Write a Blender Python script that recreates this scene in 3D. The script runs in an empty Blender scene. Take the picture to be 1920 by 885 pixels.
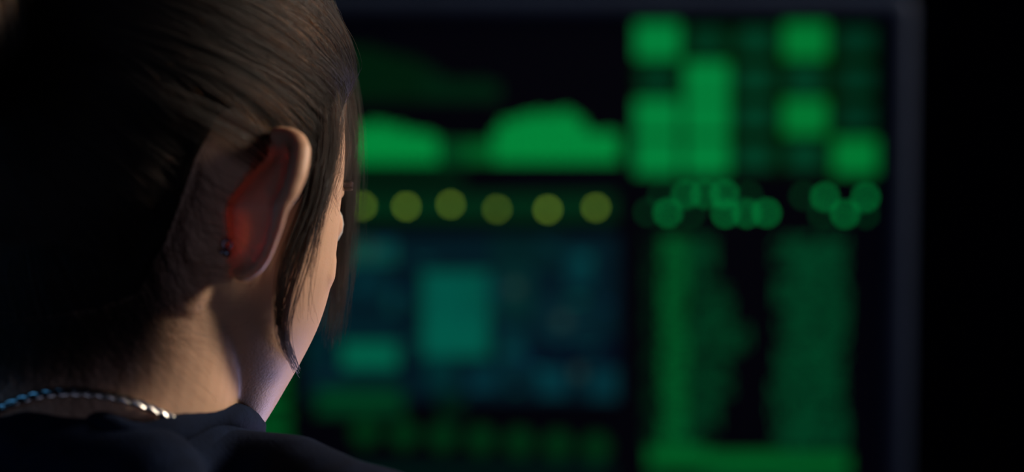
import bpy, bmesh, math, random
import numpy as np
from mathutils import Vector, Matrix
from mathutils.bvhtree import BVHTree

rng = np.random.default_rng(7)
random.seed(7)
SC = bpy.context.scene
COL = SC.collection
sin, cos, pi, R = math.sin, math.cos, math.pi, math.radians

# ------------------------------------------------------------------ camera
LENS = 85.0
D = 1.09                       # distance of the head centre along the view axis
PITCH = R(4.0)                 # the camera looks slightly down
CAMZ = 1.20
cam_d = bpy.data.cameras.new('camera'); cam = bpy.data.objects.new('camera', cam_d); COL.objects.link(cam)
cam.location = (0, 0, CAMZ); cam.rotation_euler = (pi/2 - PITCH, 0, 0)
cam_d.lens = LENS; cam_d.sensor_width = 36; cam_d.clip_start = 0.05
cam_d.dof.use_dof = True; cam_d.dof.focus_distance = D + 0.004; cam_d.dof.aperture_fstop = 2.7
SC.camera = cam

def cv(x, y, z):
    """camera-aligned metres (right, away, up) -> world point"""
    return Vector((x, y*cos(PITCH) + z*sin(PITCH), CAMZ - y*sin(PITCH) + z*cos(PITCH)))
K = 36.0/LENS/1920.0
def V(px, py, dmm=0.0):
    """photo pixel + depth in mm relative to the head centre -> world point"""
    y = D + dmm/1000.0
    return cv((px-960)*K*y, y, -(py-442.5)*K*y)

# ------------------------------------------------------------------ light and colour
SC.view_settings.view_transform = 'Standard'; SC.view_settings.look = 'None'
SC.view_settings.gamma = 1.0; SC.view_settings.exposure = 0.0; SC.view_settings.use_curve_mapping = False
w = bpy.data.worlds.new('World'); SC.world = w; w.use_nodes = True
w.node_tree.nodes['Background'].inputs[0].default_value = (0.10, 0.25, 0.9, 1)
w.node_tree.nodes['Background'].inputs[1].default_value = 0.002

def area(name, loc, target, size, power, color, spread=180):
    l = bpy.data.lights.new(name, 'AREA'); l.shape = 'RECTANGLE'; l.size = size[0]; l.size_y = size[1]
    l.energy = power; l.color = color; l.spread = R(spread)
    o = bpy.data.objects.new(name, l); COL.objects.link(o); o.location = loc
    o.rotation_euler = (Vector(target) - Vector(loc)).to_track_quat('-Z', 'Y').to_euler()
    return o
HEADC = V(300, 400, 0)
area('key_light', cv(1.35, D + 0.48, 0.74), HEADC, (0.35, 0.45), 6.8, (1.0, 0.82, 0.66), 80)
area('cool_side_light', cv(-1.3, D - 0.1, -0.05), V(120, 640), (0.5, 0.5), 0.10, (0.10, 0.45, 1.0), 60)
area('room_fill_light', cv(0.1, -0.4, -0.25), V(450, 500), (1.0, 0.6), 0.46, (0.62, 0.66, 1.0), 120)
area('violet_low_light', cv(0.12, D + 0.55, -0.42), V(520, 640), (0.35, 0.12), 0.75, (0.62, 0.56, 1.0), 90)

# ------------------------------------------------------------------ helpers
def srgb(r, g, b):
    def f(c):
        c /= 255.0
        return c/12.92 if c <= 0.04045 else ((c+0.055)/1.055)**2.4
    return (f(r), f(g), f(b))

def mat(name, col=(0.5, 0.5, 0.5), rough=0.5, metal=0.0, spec=0.5, var=0.0, scale=40.0, bump=0.0, bscale=200.0, **kw):
    m = bpy.data.materials.new(name); m.use_nodes = True
    nt = m.node_tree; b = nt.nodes['Principled BSDF']
    b.inputs['Base Color'].default_value = (*col, 1); b.inputs['Roughness'].default_value = rough
    b.inputs['Metallic'].default_value = metal; b.inputs['Specular IOR Level'].default_value = spec
    for k, v in kw.items(): b.inputs[k.replace('_', ' ')].default_value = v
    tc = nt.nodes.new('ShaderNodeTexCoord')
    if var > 0:
        n = nt.nodes.new('ShaderNodeTexNoise'); n.inputs['Scale'].default_value = scale; n.inputs['Detail'].default_value = 4
        nt.links.new(tc.outputs['Object'], n.inputs['Vector'])
        r = nt.nodes.new('ShaderNodeValToRGB')
        r.color_ramp.elements[0].position = 0.3; r.color_ramp.elements[1].position = 0.7
        r.color_ramp.elements[0].color = (*[c*(1-var) for c in col], 1)
        r.color_ramp.elements[1].color = (*[min(1, c*(1+var)) for c in col], 1)
        nt.links.new(n.outputs['Fac'], r.inputs['Fac']); nt.links.new(r.outputs['Color'], b.inputs['Base Color'])
    if bump > 0:
        n2 = nt.nodes.new('ShaderNodeTexNoise'); n2.inputs['Scale'].default_value = bscale; n2.inputs['Detail'].default_value = 3
        nt.links.new(tc.outputs['Object'], n2.inputs['Vector'])
        bp = nt.nodes.new('ShaderNodeBump'); bp.inputs['Strength'].default_value = bump; bp.inputs['Distance'].default_value = 0.0006
        nt.links.new(n2.outputs['Fac'], bp.inputs['Height']); nt.links.new(bp.outputs['Normal'], b.inputs['Normal'])
    return m

M_skin = mat('skin', (0.60, 0.375, 0.25), 0.52, spec=0.35, var=0.06, scale=60, bump=0.25, bscale=900,
             Subsurface_Weight=0.35, Subsurface_Radius=(0.85, 0.46, 0.32), Subsurface_Scale=0.0085)
M_cap = mat('dark_hair_mass', (0.008, 0.006, 0.005), 0.75, spec=0.1, bump=0.5, bscale=400)
M_shirt = mat('navy_black_knit', (0.0045, 0.010, 0.028), 0.95, spec=0.08, var=0.25, scale=90, bump=0.8, bscale=700)
M_silver = mat('silver', (0.80, 0.78, 0.74), 0.22, metal=1.0)
M_stud = mat('dark_steel', (0.25, 0.27, 0.33), 0.25, metal=1.0)
M_bezel = mat('monitor_plastic', (0.045, 0.075, 0.16), 0.55, spec=0.4, var=0.08, scale=20)
M_desk = mat('desk_laminate', (0.03, 0.026, 0.024), 0.5, var=0.3, scale=12)
M_wall = mat('wall_paint', (0.02, 0.022, 0.06), 0.9, spec=0.1, var=0.1, scale=6)
M_floor = mat('floor_carpet', (0.012, 0.012, 0.016), 0.95, spec=0.1, var=0.3, scale=60)
M_trous = mat('trousers', (0.01, 0.01, 0.014), 0.9, spec=0.1, var=0.2, scale=80)
M_eye = mat('eye_white', (0.7, 0.68, 0.66), 0.15)
M_iris = mat('iris', (0.02, 0.012, 0.008), 0.1)
M_lash = mat('lash', (0.005, 0.004, 0.004), 0.6)
M_chair = mat('chair_fabric', (0.012, 0.012, 0.015), 0.85, var=0.2, scale=100)
M_chrome = mat('chair_metal', (0.08, 0.08, 0.09), 0.35, metal=1.0)

def mesh_obj(name, verts, faces, m, parent=None, smooth=True):
    me = bpy.data.meshes.new(name)
    me.from_pydata([tuple(v) for v in verts], [], faces); me.update()
    if smooth: me.polygons.foreach_set('use_smooth', [True]*len(me.polygons))
    if m: me.materials.append(m)
    o = bpy.data.objects.new(name, me); COL.objects.link(o)
    if parent: o.parent = parent
    return o

def tag(o, label=None, cat=None, group=None, kind=None):
    for k, v in (('label', label), ('category', cat), ('group', group), ('kind', kind)):
        if v: o[k] = v
    return o

class G:
    """collects vertices and faces of one mesh"""
    def __init__(s): s.v = []; s.f = []
    def add(s, vs, fs):
        n = len(s.v); s.v += [Vector(p) for p in vs]; s.f += [tuple(i+n for i in f) for f in fs]
    def loft(s, rings, closed=True):
        n = len(rings[0]); vs = [p for r in rings for p in r]; fs = []
        for i in range(len(rings)-1):
            for j in range(n):
                k = (j+1) % n
                fs.append((i*n+j, i*n+k, (i+1)*n+k, (i+1)*n+j))
        if closed:
            fs.append(tuple(range(n-1, -1, -1))); fs.append(tuple((len(rings)-1)*n+j for j in range(n)))
        s.add(vs, fs)
    def ball(s, c, r, axes=None, n=20):
        c = Vector(c); r = (r, r, r) if not hasattr(r, '__len__') else r
        ax = axes or (Vector((1,0,0)), Vector((0,1,0)), Vector((0,0,1)))
        rings = []
        for i in range(1, n//2):
            t = pi*i/(n//2)
            rings.append([c + ax[0]*(r[0]*sin(t)*cos(a)) + ax[1]*(r[1]*sin(t)*sin(a)) + ax[2]*(r[2]*cos(t)) for a in (2*pi*j/n for j in range(n))])
        s.loft(rings)
    def tube(s, pts, rad, n=12, loop=False):
        pts = [Vector(p) for p in pts]; m = len(pts)
        if not hasattr(rad, '__len__'): rad = [rad]*m
        rings = []; prev = None
        for i, p in enumerate(pts):
            t = (pts[(i+1) % m] - pts[i-1]) if loop else (pts[min(i+1, m-1)] - pts[max(i-1, 0)])
            t.normalize()
            if prev is None: prev = t.orthogonal().normalized()
            a = (prev - t*prev.dot(t)).normalized(); b = t.cross(a); prev = a
            rings.append([p + (a*cos(q) + b*sin(q))*rad[i] for q in (2*pi*j/n for j in range(n))])
        if loop:
            vs = [p for r in rings for p in r]; fs = []
            for i in range(m):
                for j in range(n):
                    k = (j+1) % n; i2 = (i+1) % m
                    fs.append((i*n+j, i*n+k, i2*n+k, i2*n+j))
            s.add(vs, fs)
        else: s.loft(rings)
    def capsule(s, a, b, ra, rb):
        a = Vector(a); b = Vector(b); s.ball(a, ra, n=24); s.ball(b, rb, n=24)
        s.tube([a.lerp(b, t/8) for t in range(9)], [ra + (rb-ra)*t/8 for t in range(9)], 24)
    def box(s, c, h, ax=None):
        c = Vector(c); ax = ax or (Vector((1,0,0)), Vector((0,1,0)), Vector((0,0,1)))
        vs = [c + ax[0]*(h[0]*i) + ax[1]*(h[1]*j) + ax[2]*(h[2]*k) for k in (-1,1) for j in (-1,1) for i in (-1,1)]
        s.add(vs, [(0,2,3,1),(4,5,7,6),(0,1,5,4),(2,6,7,3),(1,3,7,5),(0,4,6,2)])
    def obj(s, name, m, parent=None, smooth=True):
        return mesh_obj(name, s.v, s.f, m, parent, smooth)

def catmull(P, n):
    P = [Vector(p) for p in P]; out = []; m = len(P)-1
    for i in range(n):
        t = i/(n-1)*m; k = min(int(t), m-1); u = t-k
        p0 = P[max(k-1, 0)]; p1 = P[k]; p2 = P[k+1]; p3 = P[min(k+2, m)]
        out.append(0.5*((2*p1) + (p2-p0)*u + (2*p0-5*p1+4*p2-p3)*u*u + (3*p1-p0-3*p2+p3)*u**3))
    return out

def remesh(g, voxel, smooth_iter, name='tmp'):
    o = g.obj(name, None)
    md = o.modifiers.new('r', 'REMESH'); md.mode = 'VOXEL'; md.voxel_size = voxel
    if smooth_iter:
        sm = o.modifiers.new('s', 'SMOOTH'); sm.factor = 0.5; sm.iterations = smooth_iter
    bpy.context.view_layer.update()
    dg = bpy.context.evaluated_depsgraph_get()
    me = bpy.data.meshes.new_from_object(o.evaluated_get(dg))
    bpy.data.objects.remove(o)
    return me

# ------------------------------------------------------------------ the room
def box_struct(name, lo, hi, m):
    g = G(); lo = Vector(lo); hi = Vector(hi); g.box((lo+hi)/2, (hi-lo)/2)
    return tag(g.obj(name, m, None, False), kind='structure')
box_struct('floor', (-2.6, -1.4, -0.1), (2.6, 3.6, 0.0), M_floor)
box_struct('ceiling', (-2.6, -1.4, 2.6), (2.6, 3.6, 2.7), M_wall)
box_struct('wall_back', (-2.6, 3.5, 0), (2.6, 3.6, 2.6), M_wall)
box_struct('wall_left', (-2.7, -1.4, 0), (-2.6, 3.6, 2.6), M_wall)
box_struct('wall_right', (2.6, -1.4, 0), (2.7, 3.6, 2.6), M_wall)
box_struct('wall_front', (-2.6, -1.5, 0), (2.6, -1.4, 2.6), M_wall)

# ------------------------------------------------------------------ monitor
MD = 1.95                                  # along the view axis
MU = K*MD                                  # metres per photo pixel on the screen plane
mc = cv(0, MD, 0)
MY = mc.y
def scr(px, py): return Vector(((px-960)*MU, MY, mc.z - (py-442.5)*MU))
SX0, SX1, SY0, SY1 = -60, 1664, 34, 990    # lit area of the screen in photo pixels
mon = bpy.data.objects.new('monitor', None); COL.objects.link(mon)
tag(mon, 'large dark computer monitor showing blurred green data panels', 'monitor')
DESKZ = 0.74
mon.location = (scr((SX0+SX1)/2, 0).x, MY+0.06, DESKZ)
bpy.context.view_layer.update()
def par(o, p):
    o.parent = p; o.matrix_parent_inverse = p.matrix_world.inverted(); return o
# bezel: four rounded rails with a step, one mesh
g = G()
bw = 46*MU; tw = 42*MU
x0, x1 = scr(SX0, 0).x, scr(SX1, 0).x; zt, zb = scr(0, SY0).z, scr(0, SY1).z
prof = [(0, 0.004), (0.0015, -0.004), (0.25*bw, -0.0075), (0.8*bw, -0.008), (bw-0.001, -0.005), (bw, 0.002), (bw, 0.018)]
for k in range(len(prof)):
    pass
rings = []
for o_, dy in prof + [(0, 0.018)]:
    r_ = 0.004 + o_*0.5
    ring = []
    for cx, cz, a0 in ((x1+o_-r_, zt+o_-r_, 0), (x0-o_+r_, zt+o_-r_, 90), (x0-o_+r_, zb-o_+r_, 180), (x1+o_-r_, zb-o_+r_, 270)):
        for q in range(7):
            a = R(a0 + 90*q/6); ring.append(Vector((cx + r_*cos(a), MY+dy, cz + r_*sin(a))))
    rings.append(ring)
g.loft(rings, closed=False)
par(g.obj('bezel', M_bezel), mon)
g = G(); g.box(((x0+x1)/2, MY+0.026, (zt+zb)/2), ((x1-x0)/2+bw*0.96, 0.010, (zt-zb)/2+bw*0.96))
g.box(((x0+x1)/2, MY+0.045, (zt+zb)/2), ((x1-x0)/2*0.6, 0.014, (zt-zb)/2*0.6))
par(g.obj('back_shell', M_bezel, None, False), mon)
g = G(); g.box(((x0+x1)/2, MY+0.075, DESKZ+0.20), (0.035, 0.012, 0.195)); g.box(((x0+x1)/2, MY+0.06, DESKZ+0.007), (0.13, 0.10, 0.006))
par(g.obj('stand', M_bezel, None, False), mon)

# screen content: one mesh of flat coloured shapes
SV, SF, SCOL = [], [], []
lay = [0]
def poly(pts, rgb, gain=1.0):
    lay[0] += 1
    n = len(SV); dy = -0.0004 - lay[0]*1e-7
    for p in pts:
        q = scr(*p); SV.append((q.x, q.y+dy, q.z))
    SF.append(tuple(range(n, n+len(pts)))); SCOL.append(tuple(c*gain for c in srgb(*rgb)))
def rect(xa, ya, xb, yb, rgb, gain=1.0): poly([(xa, ya), (xa, yb), (xb, yb), (xb, ya)], rgb, gain)
def disc(x, y, r, rgb, gain=1.0): poly([(x+r*cos(-a), y+r*sin(-a)) for a in (2*pi*i/16 for i in range(16))], rgb, gain)
n_ = len(SV)
def base(xa, ya, xb, yb, rgb):
    for p in ((xa, ya), (xa, yb), (xb, yb), (xb, ya)):
        q = scr(*p); SV.append((q.x, q.y-0.0001, q.z))
    n = len(SV)-4; SF.append((n, n+1, n+2, n+3)); SCOL.append(srgb(*rgb))
base(SX0, SY0, SX1, SY1, (1, 1, 5))
rs = random.Random(3)
# panel of histograms, faint upper one and bright lower one
def interp(tab, x):
    for (xa, ya), (xb, yb) in zip(tab, tab[1:]):
        if xa <= x <= xb: return ya + (yb-ya)*(x-xa)/(xb-xa)
    return tab[-1][1]
up = [(300, 150), (560, 110), (640, 88), (700, 92), (790, 118), (835, 150), (925, 152), (940, 190)]
x = 576
while x < 932:
    t = interp(up, x) + rs.uniform(-4, 4)
    rect(x, t, x+10, 190, (0, 33, 14) if x > 790 else (0, 29, 10)); x += 13
lowt = [(300, 262), (640, 240), (655, 234), (740, 236), (765, 248), (805, 252), (812, 262), (925, 262), (930, 226), (985, 214), (1080, 211), (1092, 246), (1150, 252)]
x = 576
while x < 1150:
    t = interp(lowt, x) + rs.uniform(-5, 5)
    c = (0, 136, 58)
    if 812 < x < 865: c = (0, 66, 28)
    elif 865 <= x < 925: c = (0, 92, 36)
    elif x < 650: c = (0, 110, 48)
    rect(x, t, x+11, 304, c); x += 13
rect(640, 304, 870, 350, (0, 24, 10))
rect(940, 316, 1150, 330, (1, 3, 9))
# row of yellow-green markers on a dim green band
rect(576, 362, 1155, 414, (0, 36, 17))
for i, (dx, dy_, s) in enumerate(((598,388,.9), (680,386,1.0), (762,387,1.05), (845,383,.95), (932,392,.72), (1027,393,1.12), (1117,389,.98))):
    disc(dx, dy_, 6, (165, 205, 66), 2.1*s)
# teal map panel
rect(570, 440, 1160, 752, (2, 22, 31))
teal = [((645,452,742,494),(18,92,78)), ((750,452,1150,480),(3,30,38)), ((660,500,720,560),(3,42,50)), ((725,545,758,585),(4,58,58)),
        ((790,508,918,672),(0,78,66)), ((802,520,868,600),(0,84,72)), ((796,600,906,664),(0,92,76)), ((800,672,850,730),(0,46,48)),
        ((640,644,748,692),(0,100,74)), ((600,600,780,640),(2,34,42)), ((930,500,1000,600),(4,44,44)), ((940,620,985,700),(4,46,54)),
        ((1065,470,1110,540),(3,52,58)), ((1010,560,1110,640),(6,38,46)), ((1010,690,1062,745),(3,54,62)), ((1105,690,1160,752),(3,50,58)),
        ((572,520,640,600),(3,36,46)), ((920,440,1060,500),(2,34,36)), ((1115,560,1150,620),(3,32,40)), ((590,700,640,720),(6,38,48)),
        ((880,690,935,735),(3,46,54)), ((572,640,600,690),(0,40,42)), ((1000,640,1160,690),(2,14,30)), ((745,500,790,720),(2,24,34))]
for (a, b, c, d), rgb in teal: rect(a, b, c, d, rgb, 0.78)
for (a, b) in ((965, 540), (1055, 603), (690, 466), (620, 590), (1085, 700)): disc(a, b, 12, (60, 90, 84), 0.35)
for yy in range(516, 668, 13): rect(800, yy, 908, yy+4, (0, 88, 72))
for i in range(46):                                          # small map labels
    a, b = rs.uniform(580, 1140), rs.uniform(448, 740); rect(a, b, a+rs.uniform(10, 34), b+5, (4, rs.randint(40, 86), rs.randint(50, 80)))
# green captions and a lower row of round gauges
rect(588, 728, 757, 782, (0, 42, 22)); rect(600, 740, 740, 748, (0, 70, 34)); rect(600, 760, 750, 768, (0, 62, 30))
rect(822, 742, 868, 786, (0, 26, 14))
for i in range(7):
    disc(684+72.4*i, 812+5*i, 27, (0, 40, 14)); disc(684+72.4*i, 812+5*i, 13, (0, 52, 22))
rect(575, 875, 1150, 900, (0, 22, 18))
rect(575, 920, 1150, 975, (0, 30, 22))
# left column, mostly behind the head
for i in range(22):
    rect(40+rs.uniform(0, 60), 90+i*40, 540, 118+i*40, (0, 78, 30), 0.8)
rect(545, 40, 560, 990, (1, 1, 5))
# five by four tile matrix
rect(1190, 48, 1642, 324, (0, 18, 1))
cxs = (1231, 1324, 1414, 1507, 1602); cys = (78, 150, 219, 293)
bright = {(0,0),(3,0),(1,1),(0,2),(1,2),(3,2),(0,3),(1,3),(4,3)}
for i, cx in enumerate(cxs):
    for j, cy in enumerate(cys):
        if (i, j) in bright: continue
        rect(cx-32, cy-23, cx+32, cy+23, (0, 56, 33) if i != 4 else (0, 46, 28))
for i, j in sorted(bright):
    cx, cy = cxs[i], cys[j]; rect(cx-41, cy-33, cx+41, cy+33, (0, 121, 54) if i < 2 else (0, 113, 46))
# string of round symbols
for dx, dy_, s in ((1252,399,1),(1286,364,.85),(1322,364,.8),(1358,364,1),(1360,400,.95),(1400,400,.85),(1437,399,1),(1546,369,1),(1622,370,1),(1584,401,1)):
    disc(dx, dy_, 7, (0, 178, 84), 2.2*s)
for dx, dy_ in ((1214,398),(1296,400),(1240,366),(1402,366),(1506,367),(1541,402),(1622,402)):
    disc(dx, dy_, 7, (0, 84, 40), 1.8)
# columns of code
def code(xa_f, xb_f, y0, y1, rgb, fill=0.72):
    y = y0
    while y < y1:
        x, xe = xa_f(y), xb_f(y)
        while x < xe-4:
            wd = rs.choice((5, 5, 5, 6))
            if rs.random() < fill: rect(x, y, x+wd, y+9, rgb, rs.uniform(0.8, 1.2))
            x += 8
        y += 13
def steps(tab):
    def f(y):
        v = tab[0][1]
        for a, b in tab:
            if y >= a: v = b
        return v
    return f
code(lambda y: 1212, lambda y: 1242, 446, 845, (0, 44, 20), .6)
code(lambda y: 1243, lambda y: 1292, 446, 845, (0, 112, 50), .85)
code(lambda y: 1294, steps([(440,1345),(500,1316),(528,1370),(556,1378),(605,1406),(655,1310),(672,1370),(700,1372),(740,1350),(800,1334)]), 446, 845, (0, 76, 40), .75)
code(steps([(440,1452),(492,1490),(520,1456),(566,1480),(600,1462),(632,1490),(650,1460),(700,1450),(776,1472),(790,1456),(830,1474)]), lambda y: 1590, 446, 845, (0, 84, 46), .8)
for (a, b, c, d) in ((1216,842,1330,880), (1330,852,1470,890), (1470,856,1596,892)): rect(a, b, c, d, (0, 84, 32))
code(lambda y: 1216, lambda y: 1590, 900, 970, (0, 70, 34), .7)
me = bpy.data.meshes.new('screen'); me.from_pydata(SV, [], SF); me.update()
ca = me.color_attributes.new('pixel_colour', 'FLOAT_COLOR', 'CORNER')
buf = []
for p, c in zip(me.polygons, SCOL): buf += [*c, 1.0]*p.loop_total
ca.data.foreach_set('color', buf)
ms = bpy.data.materials.new('screen_display'); ms.use_nodes = True; nt = ms.node_tree; b = nt.nodes['Principled BSDF']
b.inputs['Base Color'].default_value = (0.002, 0.002, 0.003, 1); b.inputs['Roughness'].default_value = 0.5; b.inputs['Specular IOR Level'].default_value = 0.1
at = nt.nodes.new('ShaderNodeAttribute'); at.attribute_name = 'pixel_colour'
nt.links.new(at.outputs['Color'], b.inputs['Emission Color']); b.inputs['Emission Strength'].default_value = 1.0
me.materials.append(ms)
so = bpy.data.objects.new('screen', me); COL.objects.link(so); par(so, mon)
so['label'] = 'lit display with green and teal data panels'

# ------------------------------------------------------------------ desk
desk = bpy.data.objects.new('desk', None); COL.objects.link(desk); desk.location = (0, MY-0.15, 0)
tag(desk, 'dark wide desk carrying the large monitor', 'desk'); bpy.context.view_layer.update()
g = G(); g.box((-0.15, MY-0.04, DESKZ-0.0155), (0.95, 0.32, 0.0145)); par(g.obj('desktop', M_desk, None, False), desk)
for sx in (-1.05, 0.75):
    for sy in (-0.32, 0.24):
        g = G(); g.box((sx, MY+sy, (DESKZ-0.03)/2), (0.025, 0.025, (DESKZ-0.03)/2)); par(g.obj('leg', M_chrome, None, False), desk)

# ------------------------------------------------------------------ the head
YAW = R(45); TILT = R(8)
O = V(285, 400, 0)
F0 = Vector((sin(YAW), cos(YAW), 0)); R0 = Vector((cos(YAW), -sin(YAW), 0)); U0 = Vector((0, 0, 1))
Ft = F0*cos(TILT) - U0*sin(TILT); Ut = U0*cos(TILT) + F0*sin(TILT)
cvd = lambda v: cv(*v) - cv(0, 0, 0)
HF, HR, HU = cvd(Ft), cvd(R0), cvd(Ut)
def H(f, r, u): return O + (HF*f + HR*r + HU*u)*0.001
def toH(p):
    d = (p - O)*1000; return d.dot(HF), d.dot(HR), d.dot(HU)

# u, front, back, half width, exponent at the front
SEC = [(127, 8, -24, 12, 2), (123, 30, -46, 32, 2), (114, 52, -66, 50, 2), (98, 70, -81, 63, 2), (78, 82, -90, 71, 2.1), (55, 85, -95, 73.5, 2.15),
       (32, 86, -95, 75, 2.25), (12, 84, -90, 74, 2.4), (-6, 83, -82, 72, 2.55), (-24, 83, -70, 69, 2.5), (-42, 82, -52, 63.5, 2.3),
       (-58, 79, -32, 55, 2.1), (-73, 74, -8, 44, 2.0), (-86, 69, 12, 33, 2.0), (-97, 64, 28, 23, 2.0), (-103, 60, 38, 12, 2)]
def ring_at(u, fr, bk, w, e, off=0.0, n=72):
    c = (fr*0.10 + bk*0.0); c = (fr+bk)*0.5
    # widest point slightly behind the middle
    out = []
    for i in range(n):
        a = 2*pi*i/n; ca, sa = cos(a), sin(a)
        ex = e if ca > 0 else 2.0
        L = (fr-c+off) if ca > 0 else (c-bk+off)
        rr = 1.0/((abs(ca)**ex + abs(sa)**ex)**(1/ex))
        out.append(H(c + L*ca*rr, (w+off)*sa*rr, u))
    return out
def dense(tab, n=60):
    P = [Vector((a[0], a[1], a[2])) for a in tab]; Q = [Vector((a[3], a[4], 0)) for a in tab]
    return [(p.x, p.y, p.z, q.x, q.y) for p, q in zip(catmull(P, n), catmull(Q, n))]
head = G()
head.loft([ring_at(*s) for s in dense(SEC)])
scalp_bvh = BVHTree.FromPolygons(head.v, head.f)

def ear(g, s):
    """s=+1 right ear, -1 left ear: plate with concha bulge, rolled helix, lobe"""
    E = lambda f, r, u: H(f, s*r, u)
    us = [32.5, 31.9, 29.8, 26, 20, 14, 7, 0, -7, -14, -20, -24, -27, -28.5]
    wid = [15, 22.5, 29, 34, 37.5, 40, 41.5, 40.5, 37.5, 33.5, 29, 24.5, 18.5, 11]
    alp = [96]*14
    def frame(k):
        k0 = int(min(k, len(us)-1.0001)); t = k-k0
        L = lambda A: A[k0]*(1-t) + A[k0+1]*t
        return L(us), L(wid), R(L(alp))
    def pt(k, a, h):
        """a: 0..1 across from head to rim, h: mm towards the rear normal"""
        u, w_, al = frame(k)
        f0 = -14 + (0.44*u if u > 0 else -0.32*u); r0 = 68.0 + (0.07*u if u > 0 else 0.10*u)
        f = f0 - cos(al)*w_*a - sin(al)*h; r = r0 + sin(al)*w_*a - cos(al)*h*0.6
        return E(f, r, u)
    NA = 18; NK = 40
    def bulge(a, kk):
        u = frame(kk)[0]
        b = 7.0*math.exp(-((a-0.42)/0.20)**2)*max(0, 1-((u+2)/24.0)**2)     # back of the concha
        b += 2.0*math.exp(-((a-0.62)/0.10)**2)*max(0, 1-((u-12)/22.0)**2)
        b -= 1.8*math.exp(-((a-0.80)/0.07)**2)*(1 if u > -16 else 0.2)
        return b
    back, front = [], []
    for i in range(NK):
        kk = i/(NK-1)*(len(us)-1.001)
        rb, rf = [], []
        for j in range(NA):
            a = -0.25 + 1.17*j/(NA-1)
            h = bulge(a, kk); u = frame(kk)[0]
            th = 1.25 if u > -18 else 2.0
            rb.append(pt(kk, a, h+th)); rf.append(pt(kk, a, h-th))
        back.append(rb); front.append(rf[::-1])
    g.loft([b + f for b, f in zip(back, front)])
    rim = [pt(i/(60)*(len(us)-1.001), 0.92, 2.2) for i in range(61)]
    lobe_k = [frame(i/60*(len(us)-1.001))[0] for i in range(61)]
    rad = [0.0047 if u > 16 else 0.0047 - min(1, (16-u)/30)*0.0021 for u in lobe_k]
    start = [E(5, 66, 20), E(4, 71, 27), E(2, 76, 29)]
    g.tube(catmull(start + [rim[0]], 10)[:-1] + rim[0:], [0.0026]*9 + rad, 14)
    # lobe
    g.tube([pt(len(us)-3.2, 0.70, 0), pt(len(us)-2.2, 0.60, 0), pt(len(us)-1.4, 0.45, 0)], [0.0040, 0.0042, 0.0030], 12)
    # antihelix and tragus on the side facing away
    g.tube([pt(2.6, 0.55, -1), pt(4.5, 0.62, -2), pt(6.5, 0.66, -2.2), pt(8.5, 0.64, -2), pt(10, 0.5, -1)], [0.0015, 0.0024, 0.0026, 0.0024, 0.0018], 10)
    g.ball(E(3, 71, -4), (0.005, 0.003, 0.007), (HF, HR, HU), 12)
    return pt
EARPT = ear(head, 1); ear(head, -1)
# face: nose, lips, brows, lids, chin
head.loft([[H(78 + (p*0.85 + 6)*max(-0.3, cos(a)), w_*sin(a), u) for a in (2*pi*i/16 for i in range(16))]
           for u, p, w_ in ((24, 1, 5), (14, 5, 6), (4, 10, 7.5), (-6, 15, 9.5), (-13, 17, 13), (-18, 13, 13), (-22, 4, 8))])
head.ball(H(89, 0, -12), (0.009, 0.009, 0.008), (HF, HR, HU), 16)
head.ball(H(80, 0, -36), (0.0085, 0.021, 0.0042), (HF, HR, HU), 16)
head.ball(H(79, 0, -44), (0.0085, 0.018, 0.0048), (HF, HR, HU), 16)
head.ball(H(62, 0, -78), (0.011, 0.016, 0.015), (HF, HR, HU), 18)
for s in (1, -1):
    head.ball(H(72, s*27, 21), (0.011, 0.016, 0.007), (HF, HR, HU), 14)      # brow ridge
    head.ball(H(66, s*32, 5), (0.0150, 0.0160, 0.0125), (HF, HR, HU), 18)    # lids
    head.ball(H(51, s*38, -16), (0.022, 0.022, 0.024), (HF, HR, HU), 18)     # cheek
    head.ball(H(-20, s*54, -24), (0.018, 0.012, 0.028), (HF, HR, HU), 18)    # mastoid
# neck: rings from inside the skull to the chest
NK_ = [((-16, 0, 10), 54, 56), ((-14, 1, -20), 58, 58), ((-14, 2, -50), 58, 58), ((-14, 1, -80), 58, 59), ((-18, 0, -100), 60, 61), ((-28, 0, -128), 66, 62), ((-32, 0, -155), 70, 64)]
nr = []
for (c0, rw, rd) in NK_:
    c = H(*c0)
    nr.append((c, rw, rd))
cs = catmull([n[0] for n in nr], 30); rr_ = catmull([Vector((n[1], n[2], 0)) for n in nr], 30)
BX, BY, BZ = cvd((cos(R(25)), -sin(R(25)), 0)), cvd((sin(R(25)), cos(R(25)), 0)), cvd((0, 0, 1))
NECK_RINGS = [[c + BX*(q.x*0.001*cos(a)) + BY*(q.y*0.001*sin(a)) for a in (2*pi*i/48 for i in range(48))] for c, q in zip(cs, rr_)]
head.loft(NECK_RINGS)
head.tube(catmull([H(-10, 50, -14), H(-6, 46, -50), H(6, 33, -95), H(26, 14, -128)], 14), [0.011]*14, 16)
head.tube(catmull([H(-12, -52, -14), H(-4, -48, -50), H(12, -34, -95), H(26, -14, -128)], 14), [0.011]*14, 16)
for s in (1, -1):
    head.tube(catmull([H(-20, s*44, -20), H(-12, s*40, -60), H(-2, s*33, -100), H(6, s*22, -128)], 14), [0.019]*14, 18)
hm = remesh(head, 0.00115, 9, 'head_tmp')

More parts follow.
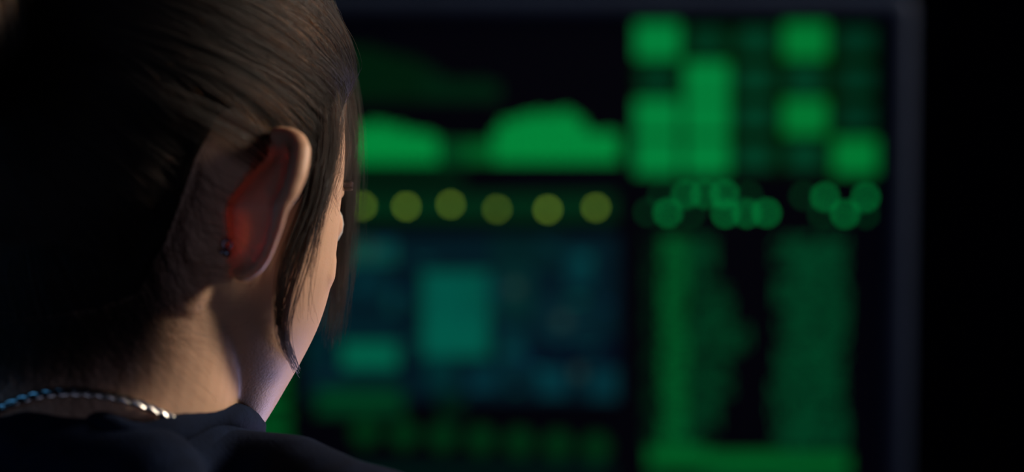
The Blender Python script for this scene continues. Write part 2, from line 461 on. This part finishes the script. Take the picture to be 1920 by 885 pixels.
# chest, arms and hands under the clothes (coarser), joined to the same body mesh
SHR = V(665, 1110, -70); SHL = V(-300, 1040, 110)          # shoulder joints
ELR = SHR + Vector((0.06, 0.12, -0.25)); ELL = SHL + Vector((-0.06, 0.14, -0.26))
WRR = Vector((-0.12, 1.26, 0.665)); WRL = Vector((-0.44, 1.30, 0.665))
HIP = V(215, 880, 20) + Vector((0, -0.03, -0.48)); HIP.z = 0.56
body = G()
nb = H(-30, 3, -160)
body.capsule(nb, HIP.lerp(nb, 0.45), 0.060, 0.095); body.capsule(HIP.lerp(nb, 0.45), HIP, 0.10, 0.11)
for S_, E_, W_ in ((SHR, ELR, WRR), (SHL, ELL, WRL)):
    body.capsule(nb.lerp(S_, 0.4), S_, 0.045, 0.042); body.capsule(S_, E_, 0.040, 0.034); body.capsule(E_, W_, 0.033, 0.022)
for W_, s in ((WRR, 1), (WRL, -1)):
    palm = W_ + Vector((0, 0.055, -0.012)); body.ball(palm, (0.038, 0.048, 0.014), n=18)
    for k, L in zip((-1.5, -0.5, 0.5, 1.5), (0.062, 0.072, 0.068, 0.052) if s < 0 else (0.068, 0.076, 0.068, 0.052)):
        b0 = palm + Vector((k*0.018, 0.040, 0.004)); b1 = b0 + Vector((k*0.003, L*0.45, 0.006)); b2 = b1 + Vector((k*0.001, L*0.35, -0.010)); b3 = b2 + Vector((0, L*0.2, -0.010))
        body.tube([b0, b1, b2, b3], [0.0085, 0.008, 0.0072, 0.006], 12)
    body.tube([palm + Vector((-s*0.028, -0.02, 0)), palm + Vector((-s*0.052, 0.012, 0)), palm + Vector((-s*0.058, 0.040, -0.006))], [0.011, 0.0095, 0.007], 12)
for s in (-1, 1):
    hp = HIP + Vector((s*0.09, 0.0, -0.03)); kn = hp + Vector((s*0.04, 0.40, 0.0)); an = kn + Vector((0, 0.02, -0.43))
    body.capsule(hp, kn, 0.075, 0.052); body.capsule(kn, an, 0.048, 0.034); body.capsule(an + Vector((0, -0.02, -0.03)), an + Vector((0, 0.13, -0.045)), 0.032, 0.028)
bm_low = remesh(body, 0.005, 4, 'body_tmp')
vs = [v.co.copy() for v in hm.vertices]; fs = [tuple(p.vertices) for p in hm.polygons]; n0 = len(vs)
vs += [v.co.copy() for v in bm_low.vertices]; fs += [tuple(i+n0 for i in p.vertices) for p in bm_low.polygons]
person = mesh_obj('person', vs, fs, M_skin)
tag(person, 'person seen from behind, dark hair pinned up, facing the green monitor', 'person')
body_bvh = BVHTree.FromPolygons([v.co for v in hm.vertices], [tuple(p.vertices) for p in hm.polygons])

for s in (1, -1):
    g = G(); c = H(70, s*32, 5)
    g.ball(c, 0.0125, n=20); e = g.obj('eye', M_eye, person)
    g = G(); g.ball(c + HF*0.0105, (0.003, 0.0058, 0.0058), (HF, HR, HU), 16); g.obj('iris', M_iris, e)

# ------------------------------------------------------------------ clothes
sh = G()
def cap_px(a, ra, b, rb): sh.capsule(V(*a), V(*b), ra*K*D, rb*K*D)
cap_px((385, 892, -20), 92, (550, 908, -45), 92)
cap_px((550, 908, -45), 92, (650, 1000, -75), 128)
cap_px((650, 1000, -75), 128, (675, 1070, -70), 190)
cap_px((260, 905, -55), 108, (400, 905, -30), 100)
cap_px((90, 885, -62), 128, (270, 912, -76), 112)
cap_px((-60, 860, -30), 130, (90, 890, -62), 120)
cap_px((20, 760, -10), 90, (-60, 700, 20), 100)
cap_px((60, 860, 0), 120, (-60, 800, 60), 130)
cap_px((-60, 800, 60), 130, (-300, 985, 110), 200)
cap_px((120, 900, 40), 120, (420, 900, 50), 110)
sh.capsule(V(215, 1400, 10), HIP.lerp(nb, 0.3), 0.125, 0.14); cap_px((100, 1080, 0), 230, (520, 1090, -20), 230); sh.capsule(HIP.lerp(nb, 0.3), HIP, 0.14, 0.15)
sh.capsule(SHR.lerp(HIP, 0.22), HIP + Vector((0.04, 0, 0.1)), 0.07, 0.11); sh.capsule(SHL.lerp(HIP, 0.22), HIP + Vector((-0.04, 0, 0.1)), 0.07, 0.11)
for S_, E_, W_ in ((SHR, ELR, WRR), (SHL, ELL, WRL)):
    sh.capsule(S_, E_, 0.050, 0.048); sh.capsule(E_, W_ - (W_-E_).normalized()*0.02, 0.050, 0.038)
shm = remesh(sh, 0.004, 10, 'shirt_tmp'); shm.name = 'sweatshirt'
shm.materials.append(M_shirt); shm.polygons.foreach_set('use_smooth', [True]*len(shm.polygons))
shirt = bpy.data.objects.new('sweatshirt', shm); COL.objects.link(shirt); shirt.parent = person
# standing collar around the neck, folded over
cpts = [(20, 800, 20), (70, 772, -25), (140, 786, -62), (210, 806, -80), (275, 816, -78), (335, 804, -62), (400, 783, -38), (450, 786, -10), (478, 800, 25), (450, 830, 60), (350, 850, 85), (200, 850, 95), (80, 830, 70)]
cp = [V(*p) for p in cpts]; m_ = len(cp)
loop = []
for i in range(m_):
    for q in range(8):
        t = q/8; p0, p1, p2, p3 = cp[i-1], cp[i], cp[(i+1) % m_], cp[(i+2) % m_]
        loop.append(0.5*((2*p1) + (p2-p0)*t + (2*p0-5*p1+4*p2-p3)*t*t + (3*p1-p0-3*p2+p3)*t**3))
g = G(); g.tube(loop, [0.0060 + 0.0008*sin(i*0.37) for i in range(len(loop))], 16, loop=True)
cc = sum(loop, Vector())/len(loop)
hz = lambda d: (d - BZ*d.dot(BZ)).normalized()
for j in range(14):                                            # body of the collar, from the fold down to the shoulders
    pass
n_l = len(loop); rings = []
for j in range(9):
    t = j/8
    rings.append([p + hz(p-cc)*(0.004 + 0.012*t) - BZ*(0.002 + 0.034*t) for p in loop])
for j in range(8, -1, -1):
    t = j/8
    rings.append([p + hz(p-cc)*(-0.002 + 0.012*t) - BZ*(0.003 + 0.034*t) for p in loop])
g.loft(rings + [rings[0]], closed=False)
g.obj('collar', M_shirt, shirt)
g = G()
g.capsule(HIP + Vector((-0.05, 0, -0.01)), HIP + Vector((0.05, 0, -0.01)), 0.125, 0.125)
for s in (-1, 1):
    hp = HIP + Vector((s*0.09, 0.0, -0.03)); kn = hp + Vector((s*0.04, 0.40, 0.0)); an = kn + Vector((0, 0.02, -0.40))
    g.capsule(hp, kn, 0.092, 0.066); g.capsule(kn, an, 0.064, 0.052)
tm = remesh(g, 0.007, 6, 'tr_tmp'); tm.name = 'trousers'; tm.materials.append(M_trous); tm.polygons.foreach_set('use_smooth', [True]*len(tm.polygons))
to = bpy.data.objects.new('trousers', tm); COL.objects.link(to); to.parent = person

# ------------------------------------------------------------------ office chair under the person (below the frame)
ch = bpy.data.objects.new('stool', None); COL.objects.link(ch); ch.location = (HIP.x, HIP.y, 0); bpy.context.view_layer.update()
tag(ch, 'dark round stool the person sits on', 'stool')
g = G(); g.loft([[Vector((HIP.x + r_*cos(a), HIP.y+0.04 + r_*sin(a), z_)) for a in (2*pi*i/40 for i in range(40))] for r_, z_ in ((0.17, 0.335), (0.195, 0.34), (0.205, 0.365), (0.195, 0.387), (0.16, 0.395))]); par(g.obj('seat', M_chair), ch)
g = G(); g.tube([(HIP.x, HIP.y+0.04, 0.335), (HIP.x, HIP.y+0.04, 0.03)], 0.022, 16); par(g.obj('column', M_chrome), ch)
g = G(); g.loft([[Vector((HIP.x + r_*cos(a), HIP.y+0.04 + r_*sin(a), z_)) for a in (2*pi*i/40 for i in range(40))] for r_, z_ in ((0.20, 0.0), (0.20, 0.012), (0.05, 0.03))]); par(g.obj('base', M_chrome), ch)

# ------------------------------------------------------------------ hair
def curves_obj(name, strands, radii, m, parent):
    """strands: list of (n,3) arrays"""
    cd = bpy.data.hair_curves.new(name); cd.add_curves([len(s) for s in strands])
    P = np.concatenate(strands).astype(np.float32)
    cd.points.foreach_set('position', P.ravel())
    ra = cd.attributes.get('radius') or cd.attributes.new('radius', 'FLOAT', 'POINT')
    ra.data.foreach_set('value', np.concatenate(radii).astype(np.float32))
    cd.materials.append(m)
    o = bpy.data.objects.new(name, cd); COL.objects.link(o); o.parent = parent
    return o

def hair_mat(name, mel, rough=0.28):
    m = bpy.data.materials.new(name); m.use_nodes = True; nt = m.node_tree; nt.nodes.clear()
    o = nt.nodes.new('ShaderNodeOutputMaterial'); h = nt.nodes.new('ShaderNodeBsdfHairPrincipled')
    h.parametrization = 'MELANIN'; h.inputs['Melanin'].default_value = mel; h.inputs['Melanin Redness'].default_value = 0.1
    h.inputs['IOR'].default_value = 1.45; h.inputs['Roughness'].default_value = rough; h.inputs['Radial Roughness'].default_value = 0.4
    h.inputs['Random Color'].default_value = 0.25; h.inputs['Random Roughness'].default_value = 0.2
    nt.links.new(h.outputs[0], o.inputs[0]); return m
M_hair = hair_mat('dark_brown_hair', 0.97, 0.34)

def smoothstep(a, b, x): t = min(1, max(0, (x-a)/(b-a))); return t*t*(3-2*t)
HL = [(0, 70), (30, 64), (45, 54), (56, 36), (64, 20), (72, 6), (80, 4), (88, 20), (95, 37), (103, 42), (109, 37), (115, 16), (120, -18), (128, -42), (142, -50), (160, -55), (180, -58)]
def hairline(f, r):
    return interp(HL, min(180, abs(math.degrees(math.atan2(r, f-0.001)))))
# the mass of hair: shell offset from the skull, ending at the hairline
hb = G(); hb.loft([ring_at(*q) for q in dense(SEC)]); hb.loft(NECK_RINGS)
hbm = remesh(hb, 0.0019, 14, 'hair_base_tmp')
hb_v = [v.co.copy() for v in hbm.vertices]; hb_n = [v.normal.copy() for v in hbm.vertices]; hb_f = [tuple(p.vertices) for p in hbm.polygons]
scalp_bvh2 = BVHTree.FromPolygons(hb_v, hb_f)
hb_k = []
for v in hb_v:
    f, r, u = toH(v); hb_k.append(u - hairline(f, r) if u > -75 else -99)
def shell():
    vs = [v + n*(-0.0012 + 0.0050*smoothstep(-4, 12, k)) for v, n, k in zip(hb_v, hb_n, hb_k)]
    use = {}; ov = []; of = []
    for f_ in hb_f:
        if min(hb_k[q] for q in f_) > -5:
            nf = []
            for q in f_:
                if q not in use: use[q] = len(ov); ov.append(vs[q])
                nf.append(use[q])
            of.append(tuple(nf))
    return ov, of
vs, fs = shell()
hair = mesh_obj('hair', vs, fs, M_cap, person)
hair['label'] = 'dark brown hair swept up to a bun'

BUN = H(-108, -6, 62)
NP = 16
def surf(p, lift):
    q, nrm, idx, d = scalp_bvh2.find_nearest(p)
    n = (q - H(-3, 0, 40)).normalized()
    if nrm.dot(n) < 0: nrm = -nrm
    return q + (nrm*0.75 + n*0.25).normalized()*lift
strands, radii = [], []
cl_seed = np.random.default_rng(5)
roots = []
tries = 0
clumps = []
while len(roots) < 21000 and tries < 200000:
    tries += 1
    p = hb_v[rng.integers(0, len(hb_v))] + Vector(rng.normal(0, 0.0008, 3))
    f, r, u = toH(p)
    if u < -78 or u - hairline(f, r) < (rng.uniform(-2, 3) if abs(math.degrees(math.atan2(r, f))) < 95 else -12*rng.random()**2+2): continue
    # only what may be seen: right half and the back; the far left thinned
    if r < -20 and rng.random() < 0.6: continue
    roots.append((p, f, r, u))
def wav(x, y, s): return math.sin(x*s + 1.7*math.sin(y*s*0.6)) * math.cos(y*s*1.3 + x*s*0.4)
TARGET = H(-94, -4, 60)
for (p, f, r, u) in roots:
    ph = rng.uniform(0, 6.28)
    d = (TARGET - p)
    # clump value is a smooth function of the root so that neighbouring strands form locks
    c1 = wav(f, u + r*0.5, 0.22); c2 = wav(u, f - r, 0.55)
    lift_m = 0.0052 + 0.0008*c1 + 0.0007*c2 + rng.uniform(-0.0006, 0.0009)
    if rng.random() < 0.03: lift_m += rng.uniform(0.0005, 0.003)
    side = HU.cross(d).normalized()
    pts = []
    full = 1.0 if rng.random() < 0.6 else rng.uniform(0.35, 0.9)
    sw = rng.normal(0, 0.0016)
    for i in range(NP):
        t = i/(NP-1)*full
        q = p + d*(t**1.05)
        q = q + HU*(0.012*math.sin(pi*t))*(1 if u > 20 else 0.2)
        q = surf(q + side*(0.0012*math.sin(t*5+ph) + sw*math.sin(pi*t)), 0.0008 + lift_m*smoothstep(0, 0.16, t) + 0.004*t*t)
        pts.append(q)
    strands.append(np.array([tuple(q) for q in pts])); radii.append(np.linspace(0.000062, 0.000045, NP))
curves_obj('combed_strands', strands, radii, M_hair, hair)

# bun
g = G()
for q in range(5):
    a0 = q*1.3; pts = []
    for i in range(40):
        a = 2*pi*i/39*0.96 + a0; rr = 0.024 + 0.003*sin(3*a+q)
        pts.append(BUN + HR*(rr*cos(a)) + HU*(rr*sin(a)) - HF*(0.004*q + 0.006*sin(a*2+q)))
    g.tube(pts, [0.013 + 0.002*sin(i*.4+q) for i in range(40)], 14)
g.ball(BUN - HF*0.008, (0.020, 0.026, 0.026), (HF, HR, HU), 24)
bun = g.obj('bun', M_cap, hair)
strands, radii = [], []
for i in range(2600):
    a0 = rng.uniform(0, 6.28); L = rng.uniform(1.2, 3.0); rb = 0.0245; q = rng.uniform(0, 6.28); pts = []
    tr = 0.0165 + abs(rng.normal(0, 0.0012)) + (rng.uniform(0, .006) if rng.random() < .04 else 0)
    for k in range(14):
        a = a0 + L*k/13; q2 = q + 0.9*k/13
        pts.append(BUN - HF*0.008 + (HR*cos(a) + HU*sin(a))*(rb + tr*cos(q2)) - HF*(tr*1.25*sin(q2)))
    strands.append(np.array([tuple(p) for p in pts])); radii.append(np.full(14, 0.000055))
curves_obj('bun_strands', strands, radii, M_hair, bun)

# loose locks: guide curves given along the side of the face, filled with strands
def lock(name, guides, n, width, rad=(0.00006, 0.00003), tip=(0.75, 1.0), npt=22, noise=0.0015, over=None, seed=1):
    rg = np.random.default_rng(seed)
    def place(p):
        if over is None or over >= 0.0012 and name == 'side_lock' and p[2] > 6: return V(*p)
        o_ = cam.location; d_ = (V(p[0], p[1], 0)-o_).normalized()
        q, nm, ix, dd = scalp_bvh.ray_cast(o_, d_)
        if q is None:
            a_ = V(*p); q, nm, ix, dd = scalp_bvh.find_nearest(a_)
            return a_
        n_ = (q - H(0, 0, 0)).normalized()
        if nm.dot(n_) < 0: nm = -nm
        return q + nm*0.004
    G_ = [catmull([place(p) for p in g_], npt) for g_ in guides]
    st, ra = [], []
    for i in range(n):
        a, b = rg.integers(0, len(G_)), rg.integers(0, len(G_)); t = rg.random()*rg.random() if len(G_) > 2 else rg.random()
        if len(G_) > 2:
            a = rg.integers(0, len(G_)-1); b = a+1; t = rg.random()
        e = rg.uniform(*tip); o1 = Vector(rg.normal(0, 1, 3)); ph = rg.uniform(0, 6.28); pts = []
        fr = rg.uniform(1.5, 4)
        for k in range(npt):
            s_ = k/(npt-1)*e; x_ = s_*(npt-1); i0 = min(int(x_), npt-2); u_ = x_-i0
            p = G_[a][i0].lerp(G_[a][i0+1], u_).lerp(G_[b][i0].lerp(G_[b][i0+1], u_), t)
            w_ = width[0] + (width[1]-width[0])*s_
            p = p + o1*(w_*0.001*0.4) + Vector((math.sin(ph + fr*s_*3), 0, 0))*(noise*s_) + Vector((0, math.cos(ph + fr*s_*2), 0))*(noise*s_)
            if over:
                q, nm, ix, dd = body_bvh.find_nearest(p)
                if (p-q).dot(nm) < over: p = q + nm*over
            pts.append(tuple(p))
        st.append(np.array(pts)); ra.append(np.linspace(rad[0], rad[1], npt))
    return curves_obj(name, st, ra, M_hair, hair)

# sheet of side hair falling from the parting in front of the temple
g1 = [(560, -60, 25), (590, 20, 28), (618, 110, 30), (632, 210, 32), (637, 300, 34), (639, 380, 36), (636, 470, 36), (628, 560, 34), (620, 630, 36)]
g2 = [(575, -60, 35), (612, 30, 38), (640, 120, 42), (654, 220, 45), (657, 310, 44), (652, 400, 42), (646, 480, 42), (634, 570, 40), (618, 650, 40)]
g0 = [(545, -60, 12), (572, 20, 12), (598, 110, 8), (606, 200, 4), (606, 280, -2), (590, 350, -2), (572, 410, 4), (556, 470, 8), (545, 520, 12)]
lock('side_lock', [g1, g2], 850, (6, 7), tip=(0.62, 1.0), noise=0.002, over=0.0012, seed=2)
g0b = [(x+22, y, d+4) for x, y, d in g0]
lock('side_lock', [g0, g0b], 300, (9, 7), tip=(0.45, 0.72), noise=0.0015, over=0.0012, seed=3)
# sideburn hair in front of the ear, thinning to wisps
h1 = [(588, 210, -16), (590, 270, -20), (582, 330, -18), (568, 390, -10), (545, 450, 0), (522, 520, 6), (515, 590, 10), (524, 640, 14), (540, 690, 18)]
h2 = [(606, 200, -6), (610, 270, -8), (602, 340, -4), (590, 390, 4), (578, 450, 10), (566, 520, 14), (558, 570, 16), (550, 620, 20), (540, 680, 22)]
lock('sideburn_wisps', [h1, h2], 420, (4, 2.2), tip=(0.35, 0.62), noise=0.001, over=0.0008, seed=4)
h3 = [(580, 300, -16), (568, 370, -8), (545, 430, 0), (522, 490, 4), (512, 560, 8), (515, 610, 10), (530, 650, 14), (543, 692, 18)]
h4 = [(588, 330, -14), (572, 400, -4), (556, 470, 4), (536, 540, 8), (524, 590, 10), (524, 630, 12), (534, 660, 16), (545, 690, 20)]
lock('sideburn_wisps', [h3, h4], 130, (6, 2.2), rad=(0.00013, 0.00008), tip=(0.7, 1.0), noise=0.0008, over=0.0008, seed=5)
h5 = [(604, 330, 0), (596, 390, 8), (584, 450, 14), (574, 500, 16), (572, 560, 20), (576, 600, 22)]
lock('sideburn_wisps', [h5, [(x-26, y, d) for x, y, d in h5]], 40, (2, 1.5), rad=(0.00006, 0.00003), tip=(0.4, 1.0), noise=0.0015, over=0.0008, seed=6)
# fine hairs at the nape
st, ra = [], []
for i in range(3800):
    deg = rng.uniform(112, 205); a = R(deg); 
    f, r = cos(a)*70, sin(a)*62
    u = interp(HL, min(180, abs(math.degrees(math.atan2(r, f))))) + rng.uniform(-14, 14)*abs(rng.normal(0.6, 0.4))
    p = H(f, r, u); q, nm, ix, dd = body_bvh.find_nearest(p)
    dirv = (-HU*rng.uniform(0.5, 1.2) + HR*rng.normal(0.25, 0.35) + HF*rng.normal(0.35, 0.35)).normalized()
    L = rng.uniform(0.008, 0.034) if rng.random() < 0.8 else rng.uniform(0.03, 0.05); pts = []; cur = rng.normal(0, 0.4)
    sd = dirv.cross(nm).normalized(); x = q
    for k in range(10):
        t = k/9; y = q + dirv*(L*t) + sd*(L*cur*t*t); z, nm2, ix, dd = body_bvh.find_nearest(y)
        pts.append(tuple(z + nm2*(0.0006 + 0.002*t)))
    st.append(np.array(pts)); ra.append(np.linspace(0.00005, 0.000025, 10))
curves_obj('nape_hairs', st, ra, M_hair, hair)
# eyebrow and lashes
for s in (1, -1):
    st, ra = [], []
    for i in range(160):
        t = rng.random(); p = H(84 - 14*t*t, s*(14 + 34*t), 22 + 3*sin(pi*t) + rng.uniform(-2, 2)); q, nm, ix, dd = body_bvh.find_nearest(p)
        st.append(np.array([tuple(q + nm*0.0003), tuple(q + nm*0.001 + HR*(s*0.004)), tuple(q + nm*0.0012 + HR*(s*0.008) - HF*0.002)])); ra.append(np.array([5e-5, 4e-5, 2e-5]))
    curves_obj('eyebrow', st, ra, M_hair, person)

# ------------------------------------------------------------------ jewellery
nc = H(-16, 0, -85)                     # neck axis near the chain
dvec = (cvd((0.04, 0.99, 0))).normalized(); lat = cvd((0.99, -0.04, 0)).normalized()
base_z = V(225, 727, -50)
ring_pts = []
NR = 220
backp = None
def nring(zoff):
    out = []
    for i in range(NR):
        a = 2*pi*i/NR
        dirh = lat*cos(a) + dvec*sin(a)
        fwd = 0.052*(sin(a)+1)
        c = Vector(nc) + BZ*(zoff - 0.95*fwd)
        hit = body_bvh.ray_cast(c + dirh*0.16, -dirh)[0]
        q = hit if hit else c + dirh*0.055
        dist = (q-c).length
        lim = 0.066 - 0.022*smoothstep(-0.74, -0.5, sin(a))
        if dist > lim: q = c + dirh*lim
        out.append(q + dirh*0.0022)
    return out
target_z = V(225, 727, -50)
z0 = (target_z - nc).dot(BZ)
ring_pts = nring(z0)
for _ in range(3):
    ring_pts = [(ring_pts[i-1] + ring_pts[i]*2 + ring_pts[(i+1) % NR])/4 for i in range(NR)]
g = G()
NT = 4*NR; tw = 22
cen = sum(ring_pts, Vector())/NR
for s in range(3):
    pts = []
    for i in range(NT):
        x_ = i/4; i0 = int(x_); t = x_-i0; p = ring_pts[i0 % NR].lerp(ring_pts[(i0+1) % NR], t)
        nx = ring_pts[(i0+1) % NR] - ring_pts[i0 % NR]; nx.normalize(); ou = (p-cen); ou = (ou - nx*ou.dot(nx)).normalized(); up_ = nx.cross(ou)
        a = 2*pi*tw*i/NT + s*2*pi/3
        pts.append(p + (ou*cos(a)*0.6 + up_*sin(a))*0.0014)
    g.tube(pts, 0.0009, 6, loop=True)
neck = g.obj('necklace', M_silver)
tag(neck, 'thin twisted silver chain necklace around the back of the neck', 'necklace')

g = G(); ec = EARPT(9.9, 0.28, 7.0)
g.ball(ec, (0.0022, 0.0022, 0.0022), n=16); g.tube([ec, ec - HF*0.0035], [0.0013, 0.0007], 10)
ed = g.obj('earring_stud', M_stud)
g = G(); g.tube([ec + HU*0.0035 + cvd((cos(a), 0, sin(a)))*0.0019 for a in (2*pi*i/14 for i in range(14))], 0.0006, 8, loop=True); g.obj('clasp', M_stud, ed)
tag(ed, 'small dark metal earring back behind the right ear lobe', 'earring')
